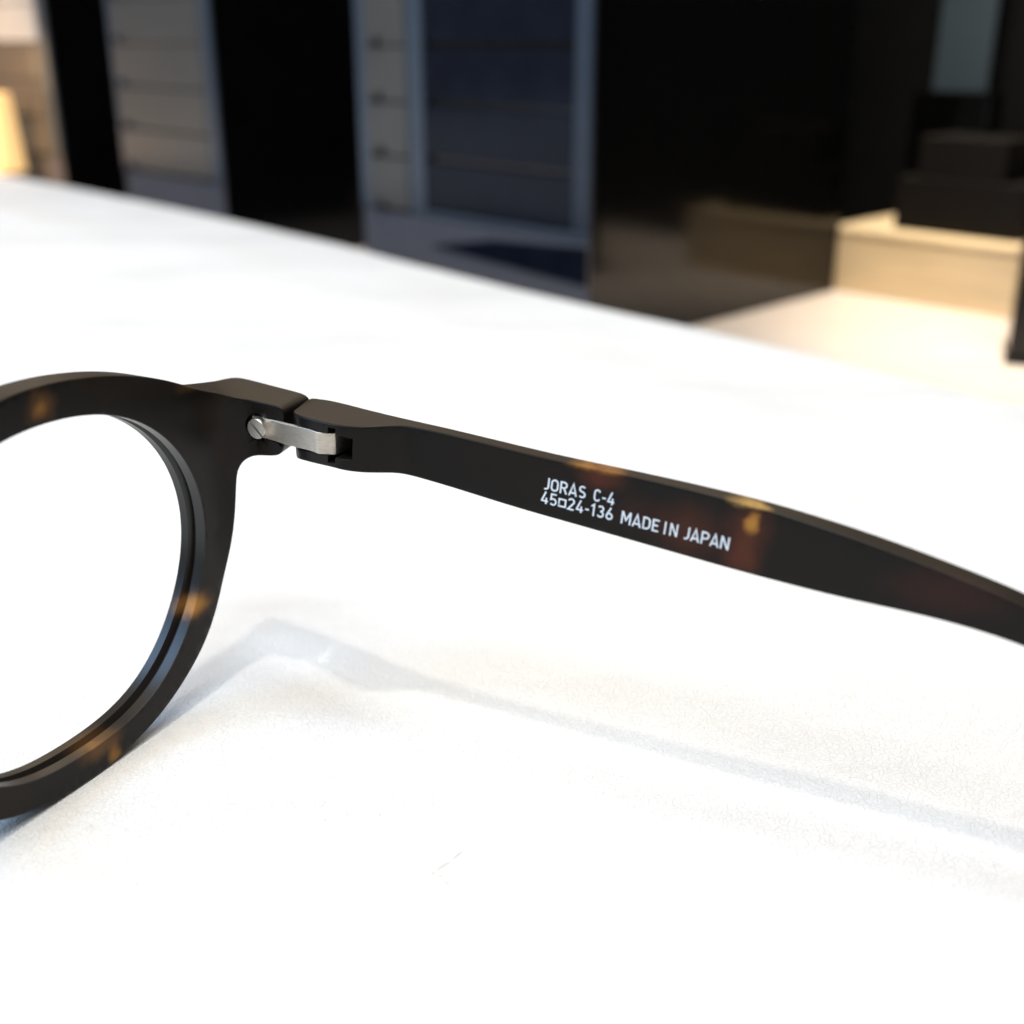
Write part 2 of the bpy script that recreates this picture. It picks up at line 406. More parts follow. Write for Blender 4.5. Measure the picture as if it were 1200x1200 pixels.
# pale trays and a lit lamp at the far end of the row
dl = row_at(10)
q = Q5 + ru * (dl - 30) ; 
def lamp(px, pyb, d):
    qq = Q5 + ru * row_at(px) + np.array([-ru[1], ru[0]]) * -0.0
    zc = row_z(px, pyb, row_at(px))
    o = empty('table_lamp', (*(qq - rn * 25), COUNTER_Z), RZ)
    hh = zc - COUNTER_Z
    bm = bmesh.new()
    def cyl(r1, r2, z0, z1, bm, n=24):
        bmesh.ops.create_cone(bm, cap_ends=True, segments=n, radius1=r1 * S, radius2=r2 * S, depth=(z1 - z0) * S, matrix=Matrix.Translation((0, 0, (z0 + z1) / 2 * S)))
    cyl(13, 12, 0.0, 3, bm); link('base', bm, MAT_BRASS, o, smooth=40)
    bm = bmesh.new(); cyl(2, 2, 3, 36, bm); link('stem', bm, MAT_BRASS, o, smooth=40)
    m, nt, b = new_mat('lit_lamp_shade')
    b.inputs['Base Color'].default_value = (0.8, 0.6, 0.3, 1)
    b.inputs['Emission Color'].default_value = (1.0, 0.62, 0.25, 1); b.inputs['Emission Strength'].default_value = 0.75
    bm = bmesh.new(); cyl(17, 13, 36, 84, bm); link('lamp_shade', bm, m, o, smooth=40)
    tag(o, 'small glowing amber lamp in front of the tan lit cabinet', 'lamp')
    return o, qq
lp, qq = lamp(52, 150, 0)
print('lamp px', proj((lp.location.x / S, lp.location.y / S, 20)))
pl = bpy.data.lights.new('lamp_glow', 'POINT'); pl.energy = 0.03; pl.color = (1.0, 0.62, 0.28); pl.shadow_soft_size = 0.02
po = bpy.data.objects.new('lamp_glow', pl); col.objects.link(po)
po.location = (lp.location.x, lp.location.y, 0.062)

# ================================================================== THE EYEGLASSES
A_, B_ = math.radians(63), math.radians(26)
H = np.array([math.cos(A_), math.sin(A_)]); N = np.array([math.sin(A_), -math.cos(A_)])      # along the front, towards the wearer
T = np.array([math.cos(B_), -math.sin(B_)]); M = np.array([-math.sin(B_), -math.cos(B_)])    # along the temple, inwards
P0 = onz(118, 907, 0)[:2]                   # the rim touches the mat here
XC = 34.5                                   # lens centre from the middle of the frame (45 + 24 mm)
H_C = -0.6                                  # lens centre measured from P0
O2 = P0 + H * (H_C - XC)                    # plan position of the middle of the bridge, back face
glasses = empty('eyeglasses', (*O2, 0))
tag(glasses, 'matte dark tortoiseshell eyeglasses standing open on white leatherette', 'eyeglasses')

def resample(pts, step):
    pts = [np.asarray(p, float) for p in pts]
    d = np.concatenate([[0], np.cumsum([np.linalg.norm(b - a) for a, b in zip(pts[:-1], pts[1:])])])
    n = max(2, int(round(d[-1] / step)) + 1)
    t = np.linspace(0, d[-1], n); P = np.array(pts)
    return np.stack([np.interp(t, d, P[:, k]) for k in range(P.shape[1])], 1)
def chaikin(pts, n=2, closed=False):
    pts = [np.asarray(p, float) for p in pts]
    for _ in range(n):
        out = [] if closed else [pts[0]]
        rng = range(len(pts)) if closed else range(len(pts) - 1)
        for i in rng:
            a, b = pts[i], pts[(i + 1) % len(pts)]
            out += [a * .75 + b * .25, a * .25 + b * .75]
        if not closed: out.append(pts[-1])
        pts = out
    return pts
def smooth_poly(pts, it=2, lam=0.5):
    P = np.array(pts, float)
    for _ in range(it):
        Q = P.copy(); Q[1:-1] = P[1:-1] * (1 - lam) + lam * 0.5 * (P[:-2] + P[2:]); P = Q
    return P

# ---- plan curves of the right half of the front, in (x along H from the middle, y towards the wearer)
def to_hn(q): d = np.asarray(q)[:2] - O2; return np.array([d @ H, d @ N])
TH = np.array([T @ H, T @ N])               # temple direction in the front's own axes
MH = np.array([M @ H, M @ N])
def bend_plan(xb, r):
    """straight to the bend, round it with radius r, then along the temple"""
    turn = math.acos(max(-1, min(1, TH[0]))); tl = r * math.tan(turn / 2)
    pts = [np.array([0.0, 0.0]), np.array([xb - tl, 0.0])]
    cx = np.array([xb - tl, r])
    for k in range(1, 13):
        a = turn * k / 12
        pts.append(cx + np.array([math.sin(a) * r, -math.cos(a) * r]))
    pts.append(pts[-1] + TH * 40)
    return np.array(pts)
XB = XC + (27.6 - H_C)                       # where the back face would meet the temple's inner plane
IN = bend_plan(XB, 4.0)
IN_W = np.array([O2 + H * a + N * b for a, b in IN])
IN_S = np.concatenate([[0], np.cumsum(np.linalg.norm(np.diff(IN, axis=0), axis=1))])
hinge0 = O2 + H * XB                         # origin of the temple axes in plan
TFRONT = 4.0
S_END = None
def px_front(pts): return [on_prism(x, y, IN_W, IN_S) for x, y in pts]

inner_px = [(0,519),(27,507),(53,497),(80,491),(107,487),(133,486),(147,489),(165,496),(187,509),(203,524),(219,544),(229,564),(236,585),(239,607),(240,633),(237,665),(236,680),(231,704),(224,728),(213,755),(197,787),(176,819),(149,845),(128,864),(107,880),(80,896),(53,908),(27,917),(0,925)]
outer_top_px = [(0,467),(35,455),(69,446),(107,441),(133,439),(160,440),(187,443),(213,450),(235,457),(267,464),(288,468),(310,472.6)]
end_px = [(326,476.5),(331.5,478.7),(332.3,484),(332.6,491),(333,505),(333,520),(331.5,529),(327,534),(318,534.8),(308,534.2),(298,534.3)]
notch_px = [(291,537),(285,541),(281,547),(278.5,554),(277,569),(277,593),(275,623),(269,655),(261,689),(248,739),(232,773),(213,805),(192,835),(171,859),(149,880),(123,904),(91,925),(59,943),(27,956),(0,965)]
I2 = np.array(px_front(inner_px)); OT = px_front(outer_top_px); EN = px_front(end_px); NT = px_front(notch_px)
S_END = max(p[0] for p in EN)
# lens opening: low order radial fit of what shows, mirrored for the side that is out of view
ZC = 0.5 * (I2[:, 1].max() + I2[:, 1].min())
th = np.arctan2(I2[:, 1] - ZC, I2[:, 0] - XC); rr = np.hypot(I2[:, 1] - ZC, I2[:, 0] - XC)
thm = np.pi - th
allt = np.concatenate([th, thm]); allr = np.concatenate([rr, rr]); wt = np.concatenate([np.ones_like(th), 0.25 * np.ones_like(th)])
def basis(t, n=6): return np.stack([np.ones_like(t)] + [fn(k * t) for k in range(1, n + 1) for fn in (np.cos, np.sin)], 1)
Bm = basis(allt) * wt[:, None]
cf = np.linalg.lstsq(np.vstack([Bm, 0.05 * np.diag([0] + [k for k in range(1, 7) for _ in (0, 1)])]), np.concatenate([allr * wt, np.zeros(13)]), rcond=None)[0]
def r_in(t): return basis(np.atleast_1d(np.asarray(t, float))) @ cf
tt = np.linspace(0, 2 * np.pi, 145)[:-1]
ri = r_in(tt)
lens_loop = np.stack([XC + ri * np.cos(tt), ZC + ri * np.sin(tt)], 1)          # counter-clockwise
print('lens opening', np.ptp(lens_loop[:, 0]), np.ptp(lens_loop[:, 1]), 'centre z', ZC, 'S_END', S_END, 'resid', np.abs(r_in(th) - rr).max())
# nasal side and bridge (out of view): rim offset 4 mm, keyhole bridge
def rim(t, off=4.0): r = float(r_in(t)[0]) + off; return np.array([XC + r * math.cos(t), ZC + r * math.sin(t)])
left_top = OT[0]; left_bot = NT[-1]
t_a = math.atan2(left_top[1] - ZC, left_top[0] - XC); t_b = math.atan2(left_bot[1] - ZC, left_bot[0] - XC) % (2 * math.pi)
top_n = [rim(t) for t in np.linspace(math.radians(147), t_a, 7)[:-1]]
bot_n = [rim(t) for t in np.linspace(t_b, math.radians(172), 16)[1:]][::-1]
half = [np.array([0.0, ZC + 15.2]), np.array([3.5, ZC + 15.4]), np.array([7.0, ZC + 16.0])] + top_n + OT + EN + NT + bot_n[::-1][:-1] + \
       [np.array([16.0 - 5.6, ZC + 4.5]) * 0 + rim(math.radians(170)), np.array([6.3, ZC + 7.6]), np.array([3.4, ZC + 9.3]), np.array([0.0, ZC + 9.8])]
half = resample(half, 0.45)
lock = (half[:, 0] > XC + 23.5) & (half[:, 1] > ZC + 4)      # keep the end piece crisp
free = half.copy()
for _ in range(60):
    free[1:-1] = 0.5 * free[1:-1] + 0.25 * (free[:-2] + free[2:]); free[lock] = half[lock]
half = smooth_poly(free, 2)
half[0, 0] = 0; half[-1, 0] = 0
# drop the part of the bottom that would sink below the mat
half[:, 1] = np.maximum(half[:, 1], 0.02)
outline = np.vstack([half[:-1], (half[::-1] * [-1, 1])[:-1]])

# ---- outer plan curve (front side of the front, outside of the end piece)
ztop_e = float(np.interp(S_END - 5, [p[0] for p in OT[-4:]], [p[1] for p in OT[-4:]]))
cornerpx = [(273, 441), (285, 443), (310, 450), (350, 459), (356, 462.5)]
far = [to_hn(onz(x, y, z)) for (x, y), z in zip(cornerpx, np.linspace(ztop_e + 0.25, ztop_e - 0.45, 5))]
print('far edge of end piece (front axes)', np.round(far, 1), 'ztop', ztop_e)
def te(q): d = q - np.array([XB, 0.0]); return round(float(d @ TH), 1), round(float(d @ MH), 1)
print('   temple axes', [te(q) for q in far])
SA = XC + 23.3                                # up to here the front is an even slab
def bx(s, m): return np.array([XB, 0.0]) + TH * s + MH * m
end_in = S_END - IN_S[-2]                     # end along the temple, measured from the end of the bend
e_s = te(np.array([np.interp(S_END, IN_S, IN[:, 0]), np.interp(S_END, IN_S, IN[:, 1])]))[0]
OUTC = [np.array([SA, -TFRONT]), np.array([SA + 5, -TFRONT - 0.1]), bx(-5.0, -7.6), bx(-1.8, -7.6), bx(2.0, -6.9), bx(e_s - 0.3, -6.1)]
OUTC = np.array(chaikin(OUTC, 3))
OUT_L = np.concatenate([[0], np.cumsum(np.linalg.norm(np.diff(OUTC, axis=0), axis=1))]); OUT_L /= OUT_L[-1]
def front_in(s):
    a = abs(s); sg = 1 if s >= 0 else -1
    return np.array([sg * np.interp(a, IN_S, IN[:, 0]), np.interp(a, IN_S, IN[:, 1])])
def front_out(s):
    a = abs(s); sg = 1 if s >= 0 else -1
    if a <= SA: return np.array([sg * a, -TFRONT])
    k = min(1.0, (a - SA) / (S_END - SA))
    return np.array([sg * np.interp(k, OUT_L, OUTC[:, 0]), np.interp(k, OUT_L, OUTC[:, 1])])

# ---- generic thick sheet: 2D outline (s, z) with openings and pockets, laid over two plan curves
def inside(pts, loop):
    """even-odd test for an array of points"""
    pts = np.atleast_2d(np.asarray(pts, float)); x, y = pts[:, 0][:, None], pts[:, 1][:, None]
    xi, yi = loop[:, 0][None], loop[:, 1][None]; xj, yj = np.roll(loop[:, 0], 1)[None], np.roll(loop[:, 1], 1)[None]
    with np.errstate(divide='ignore', invalid='ignore'):
        hit = ((yi > y) != (yj > y)) & (x < (xj - xi) * (y - yi) / (yj - yi) + xi)
    return hit.sum(1) % 2 == 1
def area2(l): return 0.5 * float(np.sum(l[:, 0] * np.roll(l[:, 1], -1) - np.roll(l[:, 0], -1) * l[:, 1]))
def offset(loop, d):
    """move a counter-clockwise loop inwards by d"""
    e = np.roll(loop, -1, 0) - np.roll(loop, 1, 0)
    n = np.stack([-e[:, 1], e[:, 0]], 1); n /= np.maximum(1e-9, np.linalg.norm(n, axis=1))[:, None]
    return loop + n * d
def ccw(l): return l if area2(l) > 0 else l[::-1].copy()
def sheet(name, outline, pin, pout, mat, parent, openings=(), pockets=(), bevel=0.35, grid=1.6, to_local=None, smooth=40, mat2=None):
    outline = ccw(outline)
    bm = bmesh.new()
    def P(s, z, dep, frac=None):
        a, b = pin(s), pout(s); L = np.linalg.norm(b - a)
        k = frac if frac is not None else dep / L
        q = a + (b - a) * k
        x, y = to_local(q)
        return Vector((x * S, y * S, z * S))
    def ring(loop, dep, side):
        out = []
        for s, z in loop:
            if side == 'in': out.append(bm.verts.new(P(s, z, dep)))
            else:
                L = np.linalg.norm(pout(s) - pin(s)); out.append(bm.verts.new(P(s, z, L - dep)))
        return out
    def strip(r1, r2):
        n = len(r1)
        for i in range(n):
            bm.faces.new((r1[i], r1[(i + 1) % n], r2[(i + 1) % n], r2[i]))
    def cap(loops2d, rings, keep, side):
        verts = []; vmap = []; edges = []
        for l, r in zip(loops2d, rings):
            o = len(verts); n = len(l)
            verts += [Vector((float(a), float(b))) for a, b in l]; vmap += r
            edges += [(o + i, o + (i + 1) % n) for i in range(n)]
        lo = loops2d[0].min(0); hi = loops2d[0].max(0)
        base = len(verts)
        gx, gy = np.meshgrid(np.arange(lo[0] + 0.31, hi[0], grid), np.arange(lo[1] + 0.37, hi[1], grid))
        gp = np.stack([gx.ravel(), gy.ravel()], 1)
        if len(gp): gp = gp[keep(gp)]
        if len(gp):
            al = np.vstack(loops2d)
            dm = np.array([np.min(np.hypot(al[:, 0] - q[0], al[:, 1] - q[1])) for q in gp])
            verts += [Vector((float(q[0]), float(q[1]))) for q in gp[dm > 0.45 * grid]]
        for v in verts[base:]:
            if side == 'in': vmap.append(bm.verts.new(P(v[0], v[1], 0)))
            elif side == 'out': vmap.append(bm.verts.new(P(v[0], v[1], 0, 1.0)))
            else: vmap.append(bm.verts.new(P(v[0], v[1], side)))
        vo, eo, fo, ov, oe, of = geometry.delaunay_2d_cdt(verts, edges, [], 0, 1e-6)
        idx = [o[0] if o else None for o in ov]
        vo2 = np.array([tuple(v) for v in vo])
        cen = np.array([vo2[list(f)].mean(0) for f in fo]); ok = keep(cen)
        for f, k_ in zip(fo, ok):
            if k_:
                vs = [vmap[idx[i]] for i in f if idx[i] is not None]
                if len(set(vs)) == 3:
                    try: bm.faces.new(vs)
                    except ValueError: pass
    b = bevel
    q1, q2 = 0.5 * b, 0.134 * b
    rows = [(offset(outline, b), 0, 'in'), (offset(outline, q1), q2, 'in'), (offset(outline, q2), q1, 'in'), (outline, b, 'in'),
            (outline, b, 'out'), (offset(outline, q2), q1, 'out'), (offset(outline, q1), q2, 'out'), (offset(outline, b), 0, 'out')]
    rings = [ring(*r) for r in rows]
    for r1, r2 in zip(rings[:-1], rings[1:]): strip(r1, r2)
    in_l, in_r = [rows[0][0]], [rings[0]]
    out_l, out_r = [rows[-1][0]], [rings[-1]]
    for lp in openings:                      # openings with a lens groove
        lp = ccw(lp); e = 0.09
        prof = [(e, 0, 'in'), (0.3 * e, 0.3 * e, 'in'), (0, e, 'in'), (0, 1.45, 'in'), (0.75, 1.75, 'in'), (0.75, 2.25, 'in'), (0, 2.75, 'in'),
                (0, e * 1.5, 'out'), (e * 1.5, 0, 'out')]
        pr = [(offset(lp, -o), d, sd) for o, d, sd in prof]
        rg = [ring(*r) for r in pr]
        nf = len(bm.faces)
        for r1, r2 in zip(rg[:-1], rg[1:]): strip(r1, r2)
        bm.faces.ensure_lookup_table()
        for f_ in bm.faces[nf:]: f_.material_index = 1 if mat2 else 0
        in_l.append(pr[0][0]); in_r.append(rg[0]); out_l.append(pr[-1][0]); out_r.append(rg[-1])
    for lp, dep in pockets:                  # blind recesses in the inner face
        lp = ccw(lp); e = 0.06
        pr = [(offset(lp, -e), 0, 'in'), (lp, e, 'in'), (lp, dep, 'in')]
        rg = [ring(*r) for r in pr]
        for r1, r2 in zip(rg[:-1], rg[1:]): strip(r1, r2)
        in_l.append(pr[0][0]); in_r.append(rg[0])
        cap([lp], [rg[-1]], lambda q, lp=lp: inside(q, lp), dep)
    cap(in_l, in_r, lambda q: inside(q, in_l[0]) & ~np.any([inside(q, l) for l in in_l[1:]] + [np.zeros(len(q), bool)], axis=0), 'in')
    cap(out_l, out_r, lambda q: inside(q, out_l[0]) & ~np.any([inside(q, l) for l in out_l[1:]] + [np.zeros(len(q), bool)], axis=0), 'out')
    o = link(name, bm, mat, parent, smooth=smooth)
    if mat2: o.data.materials.append(mat2)
    wn = o.modifiers.new('weighted_normals', 'WEIGHTED_NORMAL'); wn.keep_sharp = True; wn.weight = 100
    return o

# ---- tortoise clouds, placed where the photograph shows them (in the glasses' own axes, world aligned)
def loc3(x, y, which):
    if which == 'f':
        s, z = on_prism(x, y, IN_W, IN_S); q = front_in(s); p = O2 + H * q[0] + N * q[1]
    else:
        d = ray(x, y); n = np.array([M[0], M[1], 0]); p3 = C0 + d * (n @ (np.array([*hinge0, 0]) - C0)) / (n @ d); p, z = p3[:2], p3[2]
    return (p[0] - O2[0], p[1] - O2[1], z)
AMB = (0.42, 0.19, 0.035); HON = (0.55, 0.33, 0.09); RED = (0.085, 0.022, 0.011); BRN = (0.12, 0.055, 0.016)
aT = -B_; aF = A_
blobs = [
 (loc3(48, 476, 'f'), (2.6, 3.5, 2.4), aF, BRN, 0.9), (loc3(46, 481, 'f'), (1.3, 2.5, 1.4), aF, AMB, 0.35),
 (loc3(226, 713, 'f'), (5.4, 5, 2.7), aF, BRN, 0.95), (loc3(226, 714, 'f'), (3.8, 4.5, 2.0), aF, AMB, 1.0), 
 (loc3(118, 874, 'f'), (4.5, 6, 2.3), aF, BRN, 0.95), (loc3(108, 868, 'f'), (2.6, 4.5, 1.3), aF, AMB, 0.7), (loc3(135, 885, 'f'), (1.4, 3, 2.6), aF, AMB, 0.55),
 (loc3(225, 449, 'f'), (4.0, 5, 1.4), aF, BRN, 0.5),
 (loc3(700, 548, 't'), (4.5, 6, 0.9), aT, AMB, 0.75), (loc3(705, 560, 't'), (4.0, 4, 2.0), aT, RED, 0.8),
 (loc3(806, 622, 't'), (5.5, 2, 4.6), aT, RED, 0.6), (loc3(745, 600, 't'), (4.0, 2, 3.0), aT, (0.03, 0.010, 0.008), 0.7), (loc3(868, 655, 't'), (3.2, 4, 3.2), aT, RED, 0.9),
 (loc3(878, 620, 't'), (3.6, 4, 4.2), aT, RED, 0.75), (loc3(876, 640, 't'), (1.6, 3, 4.4), aT, (0.10, 0.030, 0.012), 0.45),
 (loc3(880, 613, 't'), (1.3, 2.4, 1.7), aT, AMB, 1.0), (loc3(890, 588, 't'), (4.6, 7, 1.15), aT, HON, 0.95),
 (loc3(1110, 695, 't'), (9.0, 1.6, 3.4), aT, (0.036, 0.012, 0.009), 0.7),
]
# the half of the frame that is out of view gets clouds of its own
for k in range(9):
    hx = -XC + random.uniform(-26, 22); zz = random.uniform(2, 44)
    p = H * hx; blobs.append(((p[0], p[1], zz), (3, 5, 2.5), aF, random.choice([AMB, BRN, RED]), 0.8))
MAT_TORT = tortoise(blobs)
MAT_CUT = tortoise(blobs, 0.50, (0.30, 0.36)); MAT_CUT.name = 'tortoise_acetate_cut_edge'   # the turned lens seat is glossier than the tumbled faces
MAT_STEEL = simple('brushed_steel', (0.68, 0.63, 0.55), 0.5, metal=1.0, var=0.10, scale=900, bump=0.15, bscale=3000, stretch=(1, 1, 6))
MAT_SCREW = simple('steel_screw', (0.66, 0.64, 0.60), 0.36, metal=1.0, var=0.08, scale=900)
MAT_PRINT = simple('white_print', (0.82, 0.90, 1.0), 0.6, var=0.04)

def front_local(q): return H * q[0] + N * q[1]          # relative to O2, the empty's place
# screw seat in the end piece
sc = on_prism(304, 501, IN_W, IN_S)
seat = np.array([[sc[0] - 0.25 + 1.72 * math.cos(a), sc[1] + 1.72 * math.sin(a)] for a in np.linspace(0, 2 * math.pi, 33)[:-1]])
chan_px = [(313, 488.5), (329.5, 492.3), (329.5, 520.5), (313, 516.5)]
def chan_poly():
    # screw seat plus the channel of the spring, as one recess
    a, b = sc[0] - 0.25, sc[1]
    r = 1.72; hw = 1.38
    ph = math.asin(hw / r)
    s1 = S_END - 0.5
    zt = lambda s: -0.12 * (s - sc[0])
    arc = [np.array([a + r * math.cos(t), b + r * math.sin(t)]) for t in np.linspace(ph, 2 * math.pi - ph, 26)]
    return np.array(list(resample([arc[-1], np.array([s1, b - hw + zt(s1)])], 0.6)[1:]) + list(resample([np.array([s1, b - hw + zt(s1)]), np.array([s1, b + hw + zt(s1)])], 0.6)[1:]) + list(resample([np.array([s1, b + hw + zt(s1)]), arc[0]], 0.6)[1:-1]) + arc)
pk = chan_poly()
pk_m = (pk * [-1, 1])[::-1].copy()
lens_l = (lens_loop * [-1, 1])[::-1].copy()
front = sheet('front', outline, front_in, front_out, MAT_TORT, glasses, [lens_loop, lens_l], [(pk, 1.1), (pk_m, 1.1)], bevel=0.22, to_local=front_local, mat2=MAT_CUT)

# ---- temple: plan from its two top edges, outline from its inner face
def tsm(q): d = np.asarray(q)[:2] - hinge0; return np.array([d @ T, d @ M])
def tpx(x, y, m=0.0):
    n = np.array([M[0], M[1], 0]); p = np.array([*(hinge0 + M * m), 0]); d = ray(x, y)
    P = C0 + d * (n @ (p - C0)) / (n @ d)
    return np.array([(P[:2] - hinge0) @ T, P[2]])
near_px = [(341,479),(343.5,482.5),(350,486.5),(361,490.5),(375,494),(388,497),(400,499),(417,500),(437,499.5),(450,498.6),(462,498),(475,498.4),(488,500.6)]
za = tpx(341, 479); zb = tpx(488, 500.6)
ztop = lambda s: za[1] + (zb[1] - za[1]) * (s - za[0]) / (zb[0] - za[0])
plan = []
for x, y in near_px:
    z = za[1]
    for _ in range(8):
        q = tsm(onz(x, y, z)); z = ztop(q[0])
    plan.append(q)
print('temple inner plan', np.round(plan, 2))
far_px = [(360.5,464),(375,466),(425,478),(500,496),(600,519),(700,541),(800,564.5),(872,580),(967,605),(1083,647),(1200,691)]
near2 = [(500,503),(600,527.5),(650,540),(700,550),(775,566),(825,578),(862,588),(900,597),(937,610),(996,629),(1054,650),(1112,673),(1171,697),(1200,708.5)]
nt_ = np.array([tpx(*q) for q in near2])
def ztop2(s): return ztop(s) if s < nt_[0, 0] else float(np.interp(s, nt_[:, 0], nt_[:, 1]))
fplan = []
for x, y in far_px:
    z = za[1]
    for _ in range(30):
        q = tsm(onz(x, y, z)); z = 0.7 * z + 0.3 * ztop2(q[0])
    fplan.append(q)
print('temple outer plan', np.round(fplan, 2))
S0 = za[0]
plan = np.array(plan); plan[-1, 1] = 0; plan[-2, 1] = 0.04
TI = np.vstack([smooth_poly(resample(np.vstack([[S0, -0.4], plan[1:]]), 0.5), 2), [[S0 + 21, 0.0], [150.0, 0.0]]])
TI[0] = (S0, -0.6)
TO = smooth_poly(resample(np.array([(S0 - 1.6, -5.5), (12.5, -5.2), (17.4, -3.95), (23, -2.7), (27.5, -2.1), (34, -2.0), (58, -2.1), (74, -2.7), (93, -3.2), (150, -3.2)]), 1.0), 4)
TI_W = np.array([hinge0 + T * a + M * b for a, b in TI])
TI_S = TI[:, 0].copy()                       # the sheet's own coordinate is the run along the temple
def tmp_in(s): return np.array([s, np.interp(s, TI[:, 0], TI[:, 1])])
def tmp_out(s):
    k = min(1.0, max(0.0, (s - S0) / 6.0)); so = s - 1.35 * (1 - k)
    return np.array([so, np.interp(so, TO[:, 0], TO[:, 1])])
def px_t(pts):
    out = []
    for x, y in pts:
        q = on_prism(x, y, TI_W, TI_S)
        if q is None or q[0] < S0: q = tpx(x, y, 0.0); q[0] = max(q[0], S0)
        out.append(q)
    return np.array(out)
top_px = [(343, 480.8), (350, 486.5), (361, 490.5), (375, 494), (388, 497), (400, 499), (417, 500), (437, 499.5), (450, 498.6), (462, 498), (475, 498.4)] + near2
bot_px = [(340.6, 527), (341.5, 531), (345, 535.5), (351, 538.6), (360, 541), (385, 547), (400, 550.6), (412, 552.8), (424, 553.9), (437, 554.2), (450, 554.2), (462, 554.8), (475, 556.4), (500, 562.5), (550, 578), (600, 594.5), (650, 608.5), (700, 622.5), (750, 637), (800, 651), (850, 666), (908, 681), (967, 697), (1025, 710), (1083, 721), (1142, 738), (1200, 755)]
tp, bt = px_t(top_px), px_t(bot_px)
print('temple end', tp[-1], bt[-1])
# the tip is out of view: it runs on down until it rests on the mat
tip = np.array([(100, tp[-1][1] - 2.6), (110, 22.6), (122, 15.8), (134, 8.6), (141, 4.5), (144.4, 2.2), (144.3, 0.9), (142.6, 0.12), (139.6, 0.9), (131, 5.2), (119, 12.0), (108, 19.4), (100, bt[-1][1] - 2.1)])
tout = np.vstack([[[S0 + 0.02, za[1] - 0.15]], tp, tip, bt[::-1]])
tout[:, 0] = np.maximum(tout[:, 0], S0 + 0.01)
tout = resample(np.vstack([tout, tout[:1]]), 0.7)[:-1]
Pm = np.vstack([tout[-6:], tout, tout[:6]]); Pm = smooth_poly(Pm, 1)
keepm = Pm[:, 0] < S0 + 8
for _ in range(50):
    Q_ = Pm.copy(); Q_[1:-1] = 0.5 * Pm[1:-1] + 0.25 * (Pm[:-2] + Pm[2:]); Q_[keepm] = Pm[keepm]; Pm = Q_
tout = Pm[6:-6]
tout[:, 1] = np.maximum(tout[:, 1], 0.03)
slot_px = [(349.5, 499.0), (366, 503.5), (384, 508.5), (384, 500.8), (392.7, 502.8), (392.9, 510.2), (400, 511.6), (413.2, 514.6), (412.6, 527), (412.2, 539.3), (402, 538.4), (392.7, 536.8), (392.2, 543.4), (384, 542), (384, 534.5), (366, 530.3), (349.5, 526.2)]
sl = px_t(slot_px)
slp = np.vstack([resample(np.vstack([sl[i], sl[(i + 1) % len(sl)]]), 0.7)[:-1] for i in range(len(sl))])
hl = to_hn(hinge0)
def t_local(q): a = hl + TH * q[0] + MH * q[1]; return front_local(a)
def t_local_m(q): a = hl + TH * q[0] + MH * q[1]; return front_local(np.array([-a[0], a[1]]))
temple = sheet('temple', tout, tmp_in, tmp_out, MAT_TORT, glasses, [], [(slp, 3.6)], bevel=0.26, to_local=t_local)
tag(temple, 'tortoiseshell temple with white size print on its inner face')
temple_m = sheet('temple', tout, tmp_in, tmp_out, MAT_TORT, glasses, [], [(slp, 3.6)], bevel=0.26, to_local=t_local_m)

# ---- steel spring of the hinge and its screw
def sm_on_front(s):
    q = front_in(s); return np.array([(q - hl) @ TH, (q - hl) @ MH])
scT = sm_on_front(sc[0])
spring_mid = [((315, 502), -0.45), ((333, 506.5), 0.1), ((345, 510.7), 1.2), ((362, 515.3), 2.4), ((373, 519), 2.8), ((392, 519.5), 2.0)]
zs = [(lambda v: (v[0], v[1]))(tpx(x, y, m)) for (x, y), m in spring_mid]
sz = np.array([[scT[0], sc[1]]] + list(zs))
ms = np.array([(scT[0] - 1.2, -0.30), (scT[0] + 1.6, -0.12), (S0 - 0.2, 0.95), (S0 + 2.6, 1.95), (S0 + 5.0, 2.74), (S0 + 5.6, 2.92), (S0 + 6.1, 2.86), (S0 + 7.3, 2.42), (S0 + 7.75, 2.0), (S0 + 7.85, 0.4), (S0 + 7.85, -0.6)])
ms = np.array(chaikin(ms, 1))
def spring(local, parent):
    bm = bmesh.new(); rings = []
    d = np.gradient(ms, axis=0); d /= np.linalg.norm(d, axis=1)[:, None]
    nrm = np.stack([-d[:, 1], d[:, 0]], 1)
    for (a, m), n in zip(ms, nrm):
        zc = float(np.interp(a, sz[:, 0], sz[:, 1])); hw = 1.33
        r = []
        for off, dz in ((0, -hw + .05), (0, hw - .05), (-0.05, hw), (-0.40, hw), (-0.45, hw - .05), (-0.45, -hw + .05), (-0.40, -hw), (-0.05, -hw)):
            q = np.array([a, m]) + n * off
            x, y = local(q); r.append(bm.verts.new((x * S, y * S, (zc + dz) * S)))
        rings.append(r)
    for r1, r2 in zip(rings[:-1], rings[1:]):
        for i in range(8): bm.faces.new((r1[i], r1[(i + 1) % 8], r2[(i + 1) % 8], r2[i]))
    bm.faces.new(rings[0]); bm.faces.new(rings[-1][::-1])
    o = link('hinge_spring', bm, MAT_STEEL, parent, smooth=30)
    wn = o.modifiers.new('weighted_normals', 'WEIGHTED_NORMAL'); wn.keep_sharp = True
    return o
spring(t_local, temple); spring(t_local_m, temple_m)
